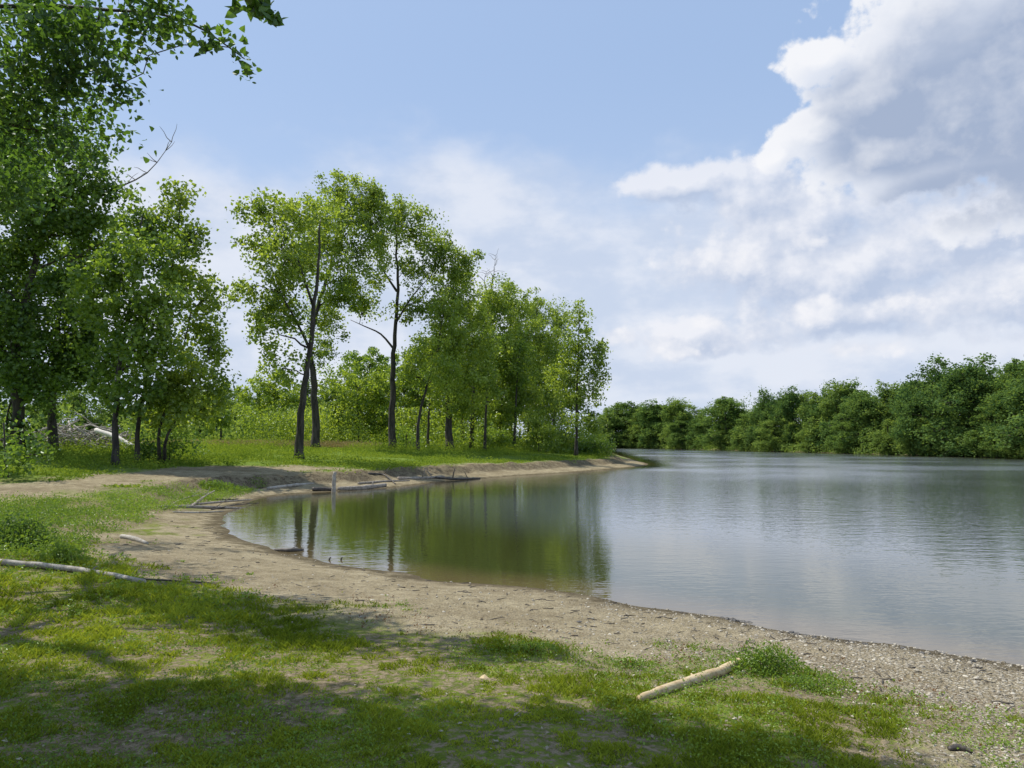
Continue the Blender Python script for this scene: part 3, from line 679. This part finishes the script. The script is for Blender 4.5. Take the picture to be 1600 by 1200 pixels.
while cnt < 260:
    a = math.radians(random.uniform(-34,34)); rr_ = math.exp(random.uniform(math.log(5.5), math.log(24)))
    x0, y0 = rr_*math.sin(a), rr_*math.cos(a)
    zz, ss, kk, g = ground_z(np.array([x0]), np.array([y0]))
    if ss[0] < .1 or ss[0] > 1.4+random.random()*3 or g[0] > .3: continue
    cnt += 1
    an = random.uniform(0,6.28); L = random.uniform(.03,.13)*(1+.05*rr_); d = Vector((math.cos(an),math.sin(an),random.uniform(-.02,.04)))*L
    p0 = Vector((x0,y0,zz[0]+.008)); w_ = random.uniform(.002,.005)*(1+.05*rr_)
    tube(V, Fc, curve(p0-d*.5, p0+d*.5, .05, 3, .05), [w_,w_*.9,w_*.8,w_*.5], 4)
o = mesh_py('beach_twigs', V, Fc, DARKW)
tag(o, 'dark twigs and washed-up debris scattered along the beach edge', 'twigs', kind='stuff')

def stones(P, S, flat_=.55):
    n = len(P)
    o8 = np.array([[1,0,0],[-1,0,0],[0,1,0],[0,-1,0],[0,0,1],[0,0,-1]], float)
    tri = [(0,2,4),(2,1,4),(1,3,4),(3,0,4),(2,0,5),(1,2,5),(3,1,5),(0,3,5)]
    vs = list(map(tuple,o8)); cache = {}; fs = []
    def mid(a,b):
        key = (min(a,b),max(a,b))
        if key not in cache:
            m = (np.array(vs[a])+np.array(vs[b])); m /= np.linalg.norm(m); vs.append(tuple(m)); cache[key] = len(vs)-1
        return cache[key]
    for a,b,c in tri:
        ab,bc,ca = mid(a,b),mid(b,c),mid(c,a); fs += [(a,ab,ca),(ab,b,bc),(ca,bc,c),(ab,bc,ca)]
    U = np.array(vs); k_ = len(U)
    X = U[None]*(1+rng.normal(0,.14,(n,k_,1)))*np.stack([rng.uniform(.7,1.2,n),rng.uniform(.7,1.2,n),rng.uniform(.35,flat_+.2,n)],1)[:,None,:]
    a = rng.uniform(0,6.283,n); ca, sa = np.cos(a)[:,None], np.sin(a)[:,None]
    X = np.stack([X[:,:,0]*ca-X[:,:,1]*sa, X[:,:,0]*sa+X[:,:,1]*ca, X[:,:,2]],2)*S[:,None,None]+P[:,None,:]
    Fs = (np.array(fs)[None]+(np.arange(n)*k_)[:,None,None]).reshape(-1,3)
    return X.reshape(-1,3), Fs, k_
N = 95000
th = np.radians(rng.uniform(-34,48,N)); r = np.exp(rng.uniform(math.log(3.2), math.log(18), N)); x = r*np.sin(th); y = r*np.cos(th)
zz, ss, kk, g = ground_z(x, y)
gv = sstep(.8,3.4,x+(fbm(x*.8,y*.8,41,3)-.5)*3)*(1-g*.75)*1.2+.14*(1-g)+.6*sstep(.9,.2,np.abs(ss-.3))*sstep(0,4,x)
kp = (gv*.38 > rng.random(N))&(ss > -.05)
P = np.stack([x,y,zz+.002],1)[kp]; S = (rng.random(kp.sum())**3*.012+.004)*np.clip(r[kp]/6,.8,1.4)
Vp, Fp, kq = stones(P, S)
o = mesh_np('pebbles', Vp, Fp, PEB, None, False, {'tint': np.repeat(np.clip(rng.normal(.52,.27,len(P)),0,1), kq)})
tag(o, 'pale pebbles and shell bits strewn over the beach at right', 'pebbles', kind='stuff')
for (px, py, sz) in [(1128,966,.03),(1136,968,.04),(1145,970,.05),(1152,971,.03),(1160,972,.045),(1170,974,.055),(1163,977,.03),(1236,990,.05),(1246,992,.04),(1258,993,.035),(1272,997,.04),(1300,1000,.035),(1330,1004,.03),(1352,1007,.035),(1410,1014,.035),(1440,1021,.04),(1520,1034,.035),(905,972,.03)]:
    p = hit(px, py); Vs, Fs, _ = stones(np.array([[0,0,sz*.15]]), np.array([sz]), .5)
    o = mesh_np('stone', Vs, Fs, STONE, None, False); o.location = p
    tag(o, 'small dark wet stone on the near waterline' if px > 1000 else 'lone grey stone on the bare sand mid beach', 'stone', 'dark stones along the near waterline' if px > 1000 else None)

# ------------------------------------------------------------------ logs and driftwood
def log(label, pts, rads, mat, name='driftwood_log', cat='log', group=None, stubs=(), sides=12, sink=.3):
    P = []
    for i, p in enumerate(pts):
        if isinstance(p, Vector): P.append(p)
        else:
            v = hit(p[0], p[1]); v.z = float(ground_z(np.array([v.x]), np.array([v.y]))[0][0])
            v.z += (p[2] if len(p) > 2 else rads[min(i,len(rads)-1)]*(1-sink)); P.append(v)
    b = P[0].copy()
    sp = smooth_path(P, 5); n = len(sp)
    rr = np.interp(np.linspace(0,1,n), np.linspace(0,1,len(rads)), rads)
    for i in range(1,n-1): sp[i] = sp[i]+Vector((random.uniform(-1,1),random.uniform(-1,1),random.uniform(-.5,.5)))*rr[i]*.2
    V = []; Fc = []
    tube(V, Fc, [p-b for p in sp], [max(.004,q_*random.uniform(.92,1.08)) for q_ in rr], sides, True, .06)
    for (t, d, L, r_) in stubs:
        s0 = sp[int(t*(n-1))]-b; dv = Vector(d).normalized()
        tube(V, Fc, [s0, s0+dv*L*.5+Vector((random.uniform(-1,1),random.uniform(-1,1),0))*L*.06, s0+dv*L], [r_, r_*.8, r_*.45], 7, True, .08)
    o = mesh_py(name, V, Fc, mat, None, True); o.location = b
    return tag(o, label, cat, group)
log('peeled pale yellow log lying at a slant on the near lawn', [(1000,1102),(1055,1080),(1110,1058),(1162,1037)], [.028,.035,.042,.047], PALE, stubs=[(.55,(-.5,.3,.6),.06,.014)])
log('long bleached pole lying across the grass at the left edge', [(-60,886),(60,893),(140,902),(225,918)], [.045,.042,.038,.03], PALE_G, name='fallen_pole', cat='pole', stubs=[(.7,(.6,.2,.5),.12,.015)], sink=-.2)
log('thin dark branch lying at the right end of the bleached pole', [(215,912),(270,913),(330,914)], [.014,.011,.006], DARKW, name='fallen_branch', cat='branch', sink=-1)
log('short pale log chunk alone on the sand of the left beach', [(190,841),(210,845),(230,850)], [.05,.055,.03], PALE_G)
gD = 'driftwood sticks at the head of the bay'
SN = dict(name='driftwood_stick', cat='stick', group=gD)
log('long low driftwood stick at the water edge at the head of the bay', [(248,794),(300,795),(385,795)], [.05,.06,.025], DRIFT, stubs=[(.5,(.5,.3,.5),.6,.018),(.75,(.6,-.2,.4),.5,.015)], **SN)
log('driftwood stick propped up at a slant at the head of the bay', [(296,795),(316,786,.18),(335,775,.22)], [.04,.035,.018], DRIFT, stubs=[(.6,(.2,.4,.7),.4,.012)], **SN)
log('curved driftwood stick crossing the pile and reaching the water', [(290,790),(340,790,.12),(392,784,.08)], [.04,.04,.02], DRIFT, stubs=[(.6,(.5,-.4,.3),.7,.015)], **SN)
log('short dark stick at the back of the driftwood pile', [(312,778),(345,782),(372,780)], [.045,.04,.02], DARKW, **SN)
log('thin forked stick on the sand left of the driftwood pile', [(255,797),(290,783,.1),(330,776,.15)], [.03,.03,.012], DRIFT, stubs=[(.6,(.3,.5,.4),.5,.015)], **SN)
log('thin dark branch fanning out over the water from the driftwood pile', [(330,797),(365,793,.08),(405,788,.05)], [.022,.02,.008], DARKW, stubs=[(.5,(.6,.5,.2),.6,.01),(.7,(.7,-.4,.2),.5,.01)], **SN)
log('slim pale stick lying flat in front of the driftwood pile', [(270,801),(310,802),(350,799)], [.022,.024,.012], PALE_G, stubs=[(.5,(.5,-.4,.2),.35,.01)], **SN)
pb = hit(522,769); pb.z = -.1
log('weathered upright stump post standing at the water edge below the bank', [pb, at(521,757,pb.y), at(523,738,pb.y)], [.10,.09,.08], PALE_G, name='stump_post', cat='post', stubs=[(.95,(.5,0,.9),.12,.04),(.9,(-.4,.2,.8),.13,.03)])
gL = 'logs along the foot of the bank'
log('grey log lying right of the stump post with its end in the water', [(528,766),(565,765),(602,760)], [.09,.12,.10], DRIFT, group=gL, stubs=[(.7,(.2,.2,.9),.3,.05)])
log('dark log lying left of the stump post along the water', [(488,767),(505,767),(519,767)], [.10,.10,.07], DARKW, group=gL)
log('long pale log under the bank left of the stump post', [(418,765),(455,760),(490,757)], [.07,.08,.05], PALE_G, group=gL)
log('thin grey trunk on the sand right of the stump post', [(560,757),(600,754),(640,752)], [.07,.06,.03], DRIFT, group=gL)
log('grey log on the narrow beach below the thin leaning tree', [(622,750),(660,749),(694,745)], [.10,.09,.05], DRIFT, group=gL, stubs=[(.5,(.3,-.2,.9),.6,.04),(.75,(-.5,.2,.6),.8,.03)])
log('crooked branchy log on the beach below the stout trunk', [(680,748),(715,750),(750,748)], [.08,.08,.04], DARKW, group=gL, stubs=[(.4,(.2,0,.9),.7,.04),(.7,(-.4,0,.8),.5,.03)])
log('thin crooked pole sloping down the eroded bank toward the water', [(575,742),(600,748,.2),(618,757)], [.05,.045,.03], DARKW, group=gL, stubs=[(.5,(.5,.2,.7),.6,.02)])
log('half-sunk dark log at the edge of the bay water', [Vector((*flat(430,860),.01)), Vector((*flat(452,862),.03)), Vector((*flat(474,860),.0))], [.03,.045,.03], DARKW, stubs=[(.5,(.6,.3,.3),.2,.012)])
for px, lb in ((514,'small dark stick poking up out of the bay, left of the pair'),(532,'small dark stick poking up out of the bay, right of the pair')):
    xx, yy = flat(px, 875)
    log(lb, [Vector((xx,yy,-.05)), Vector((xx+.015,yy,.03)), Vector((xx+.04,yy,.055))], [.018,.016,.008], DARKW, name='water_stick', cat='stick', sides=7)
log('small dark piece of wood on the sand at the bottom right', [(1482,1172),(1500,1172),(1520,1177)], [.014,.02,.010], DARKW, name='wood_scrap', cat='wood')
log('bleached white fallen log leaning off the brush pile', [at(150,672,56), at(178,682,55), at(208,697,54)], [.17,.18,.13], PALE_W)
bp = at(120, 690, 58); bp.z = hz(bp.x, bp.y)
V = []; Fc = []
for i in range(210):
    a = random.uniform(0,6.28); rr = random.random()**.6*4.6
    p = Vector((math.cos(a)*rr, math.sin(a)*1.6*random.random(), max(.05, random.uniform(0,2.9)*(1-rr/5.4))))
    d = Vector((random.uniform(-1,1), random.uniform(-.4,.4), random.uniform(-.45,.55))).normalized()*random.uniform(.8,2.4)
    tube(V, Fc, curve(p-d*.5, p+d*.5, .05, 3), [random.uniform(.03,.10), .06, .045, .018], 5)
o = mesh_py('brush_pile', V, Fc, PALE_G); o.location = bp
tag(o, 'heap of grey dead branches behind the left trees', 'brush pile', kind='stuff')

def leafy(name, label, cat, px, py, w, hgt, n, leaf, mat, flat_=.6):
    b = hit(px, py); b.z = float(ground_z(np.array([b.x]), np.array([b.y]))[0][0])
    C = np.stack([rng.normal(0,w*.42,n), rng.normal(0,w*.42*flat_,n), np.zeros(n)],1)
    rr = np.clip(1-(np.hypot(C[:,0],C[:,1]/flat_)/(w*1.05))**2, .12, 1); C[:,2] = rng.random(n)**.7*hgt*rr*rng.uniform(.6,1.25,n)
    LV, LF, m_ = leaf_quads(C, leaf*rng.uniform(.6,1.3,n), .2, .45)
    root = empty(name, b); tag(root, label, cat)
    mesh_np('foliage', LV, LF, mat, root, False, {'tint': np.repeat(np.clip(rng.normal(.5,.22,n),0,1),4)})
    V = []; Fc = []
    for _ in range(22):
        a = random.uniform(0,6.28); q_ = random.uniform(.1,.6); e = Vector((math.cos(a)*w*q_, math.sin(a)*w*q_*flat_, hgt*random.uniform(.6,1.2)*(1.1-q_)))
        tube(V, Fc, curve((e.x*.4,e.y*.4,-.01), e, .05, 3), [leaf*.09,leaf*.08,leaf*.06,leaf*.03], 4, False)
    mesh_py('stem', V, Fc, WEED_ST, root); return root
leafy('weed_clump', 'lush green weed clump at the far end of the peeled log', 'weed', 1195, 1050, .42, .25, 1900, .036, WEED)
leafy('weed_clump', 'low spreading weed right of the lush clump near the gravel', 'weed', 1265, 1072, .42, .10, 800, .03, WEED)
leafy('weed_clump', 'small weed tuft by itself left of the peeled log', 'weed', 985, 1042, .3, .08, 450, .03, WEED)
leafy('weed_clump', 'weed tuft at the edge of the beach in the middle of the lawn line', 'weed', 830, 1022, .35, .08, 450, .03, WEED)
leafy('weed_bush', 'dark leafy weed bush above the left beach corner', 'bush', 30, 862, .75, .55, 2600, .075, LEAF_C)
leafy('weed_bush', 'leafy weed bush on the slope at the left beach corner', 'bush', 95, 882, .5, .25, 1300, .05, WEED)
leafy('weed_bush', 'weed bush on the beach edge at the head of the bay', 'bush', 330, 766, 1.4, .40, 1900, .10, WEED)
yl = hit(756,1072); yl.z = float(ground_z(np.array([yl.x]), np.array([yl.y]))[0][0])
LVs = [(-.035,0,.03),(0,-.025,.035),(.04,.004,.028),(.005,.028,.05),(-.02,.02,.04)]
o = mesh_py('fallen_leaf', LVs, [(0,1,2,3,4)], PALE, None, False); o.location = yl
tag(o, 'single pale yellow fallen leaf on the lawn', 'leaf')

# ------------------------------------------------------------------ sky, sun, camera
SE = math.radians(57); SD = Vector((-.88,.47,0)).normalized()*math.cos(SE); SD.z = math.sin(SE)
world = bpy.data.worlds.new('World'); scene.world = world; world.use_nodes = True
world.node_tree.nodes.clear(); t = NT(world.node_tree)
sky = t.new('ShaderNodeTexSky', sky_type='NISHITA'); sky.sun_disc = False; sky.sun_elevation = SE; sky.sun_rotation = math.atan2(SD.x, SD.y)
sky.air_density = 1.0; sky.dust_density = 1.0; sky.ozone_density = 1.5
tc = t.new('ShaderNodeTexCoord'); sx = t.new('ShaderNodeSeparateXYZ'); t.l.new(tc.outputs['Generated'], sx.inputs[0])
az = t.m('ARCTAN2', sx.outputs[0], sx.outputs[1]); el = t.m('ARCSINE', sx.outputs[2])
def ae(px, py):
    x, y, w = pdir(px, py); return math.atan2(x, y), math.atan2(w, math.hypot(x, y))
def field(a, e, blobs):
    cur = None
    for (cx, cy, rx, ry) in blobs:
        A0, E0 = ae(cx, cy); kx = rx/1300; ky = ry/1260
        u = t.m('MULTIPLY_ADD', a, 1/kx, -A0/kx); v = t.m('MULTIPLY_ADD', e, 1/ky, -E0/ky)
        f_ = t.m('SUBTRACT', 1, t.m('SQRT', t.m('MULTIPLY_ADD', u, u, t.m('MULTIPLY', v, v))))
        if cur is None: cur = f_
        else:
            nd = t.new('ShaderNodeMath', operation='SMOOTH_MAX'); t.put(nd.inputs[0], cur); t.put(nd.inputs[1], f_); nd.inputs[2].default_value = .15; cur = nd.outputs[0]
    return cur
def vec(a, e, sa=1, se=1):
    nd = t.new('ShaderNodeCombineXYZ'); t.put(nd.inputs[0], t.m('MULTIPLY', a, sa)); t.put(nd.inputs[1], t.m('MULTIPLY', e, se))
    return nd.outputs[0]
BA = [(1470,20,180,150),(1600,120,290,230),(1370,150,120,90),(1285,95,70,40),(1270,215,90,55),(1380,245,160,75),(1215,240,40,30),(1450,-110,150,150)]
BM = [(1500,350,300,110),(1270,340,190,90),(1180,410,150,80),(1340,420,280,90),(1060,285,130,36),(1190,300,110,60),(1560,450,220,80),(1300,490,190,50),(1080,520,120,40)]
BC = [(1260,378,64,24),(1045,540,70,28),(1250,490,90,34),(1525,55,45,12),(1585,450,50,32),(1110,505,56,20),(1150,410,84,38),(1340,545,120,26),(970,525,54,18),(1530,375,48,24),(1420,470,80,26)]
BB = [(700,400,620,150),(1000,480,600,210),(1350,520,560,210),(450,480,560,180),(350,330,300,70)]
def billow(a, e):
    v = vec(a, e, 1, 1.15)
    n = t.noise(v, 12, 8, .62, '2D')
    vo = t.new('ShaderNodeTexVoronoi', feature='F1', voronoi_dimensions='2D'); vo.inputs['Scale'].default_value = 28; vo.inputs['Detail'].default_value = 2; vo.inputs['Roughness'].default_value = .55
    t.l.new(v, vo.inputs['Vector'])
    return t.m('ADD', t.m('MULTIPLY', t.m('SUBTRACT', n, .5), 1.6), t.m('MULTIPLY', t.m('SUBTRACT', .40, vo.outputs['Distance']), .30))
b1 = billow(az, el)
az2 = t.m('ADD', az, -.016); el2 = t.m('ADD', el, .020)
b2 = billow(az2, el2)
A1 = field(az, el, BA); A2_ = field(az2, el2, BA)
M1 = field(az, el, BM); M2_ = field(az2, el2, BM); C1 = field(az, el, BC)
a1 = t.m('ADD', A1, t.m('MULTIPLY', b1, .82)); m1 = t.m('ADD', M1, b1); c1 = t.m('MULTIPLY_ADD', C1, .9, b1)
db = t.m('SUBTRACT', b1, b2)
edge = t.m('SUBTRACT', 1, t.ss(.05, .55, a1))
la = t.m('MULTIPLY_ADD', t.m('ADD', t.m('MULTIPLY', db, .85), t.m('MULTIPLY', t.m('SUBTRACT', A1, A2_), 2.2)), .80, t.m('MULTIPLY_ADD', edge, .55, .04), clamp=True)
lm_ = t.m('MULTIPLY_ADD', t.m('ADD', t.m('MULTIPLY', db, 1.0), t.m('MULTIPLY', t.m('SUBTRACT', M1, M2_), 1.1)), .95, .46, clamp=True)
lc_ = t.m('MULTIPLY_ADD', db, 1.0, .62, clamp=True)
nB = t.noise(vec(az, el, 1, 1.6), 5, 5, .55, '2D')
nb0 = t.m('SUBTRACT', nB, .5)
nL = t.noise(vec(az, el, 1, 2.0), 7, 6, .56, '2D')
fB = t.m('MULTIPLY_ADD', nb0, 1.3, field(az, el, BB))
hz_f = t.m('SUBTRACT', 1, t.ss(-.05, .50, el))
S = 10.0   # the background strength is 0.1
def col(r, g, b): return (r*S, g*S, b*S)
skyc = t.mix(1.0, sky.outputs[0], (1.3,1.3,1.3), 'MULTIPLY')
skyc = t.mix(.72, skyc, col(.435,.595,.885))
c = t.mix(t.m('MULTIPLY', hz_f, .75), skyc, col(.64,.745,.915))
lay = t.mix(t.ss(.34, .66, nL), col(.605,.685,.84), col(.805,.84,.925))
c = t.mix(t.m('MULTIPLY', t.ss(-.34, .45, fB), .85), c, lay)
mm = t.mix(lm_, col(.475,.56,.735), col(.885,.895,.95))
c = t.mix(t.m('MULTIPLY', t.ss(-.16, .38, m1), .80), c, mm)
cc = t.mix(lc_, col(.61,.675,.815), col(.92,.922,.96))
c = t.mix(t.m('MULTIPLY', t.ss(.10, .58, c1), .78), c, cc)
gi = field(az, el, [(1500,180,220,95),(1640,150,210,150),(1420,225,140,55),(1560,290,190,55)])
gmk = t.ss(-.38, .40, t.m('MULTIPLY_ADD', nb0, 1.1, gi))
grey = t.mix(t.m('MULTIPLY', gmk, .95), col(.78,.82,.91), col(.355,.435,.60))
aa = t.mix(t.m('MULTIPLY', la, t.m('SUBTRACT', .94, t.m('MULTIPLY', gmk, .30))), grey, col(.95,.953,.98))
c = t.mix(t.m('MULTIPLY', t.ss(-.04, .24, a1), .95), c, aa)
bg = t.new('ShaderNodeBackground'); bg.inputs['Strength'].default_value = .1; t.l.new(c, bg.inputs[0])
ow = t.new('ShaderNodeOutputWorld'); t.l.new(bg.outputs[0], ow.inputs[0])
try:
    world.cycles.sampling_method = 'MANUAL'; world.cycles.sample_map_resolution = 256
except Exception as ex: print(ex)

sl = bpy.data.lights.new('sun', 'SUN'); sl.energy = 5.0; sl.angle = math.radians(.53); sl.color = (1,.955,.87)
so = bpy.data.objects.new('sun', sl); COL.objects.link(so); so.rotation_euler = SD.to_track_quat('Z','Y').to_euler(); so.location = (-20,10,40)
cam = bpy.data.cameras.new('camera'); co = bpy.data.objects.new('camera', cam); COL.objects.link(co)
co.location = (0,0,H); co.rotation_euler = (math.pi/2+PITCH,0,0); cam.sensor_width = 36; cam.lens = 36*F/1600; cam.clip_start = .05; cam.clip_end = 6000
scene.camera = co
scene.view_settings.view_transform = 'Standard'; scene.view_settings.look = 'None'; scene.view_settings.exposure = 0
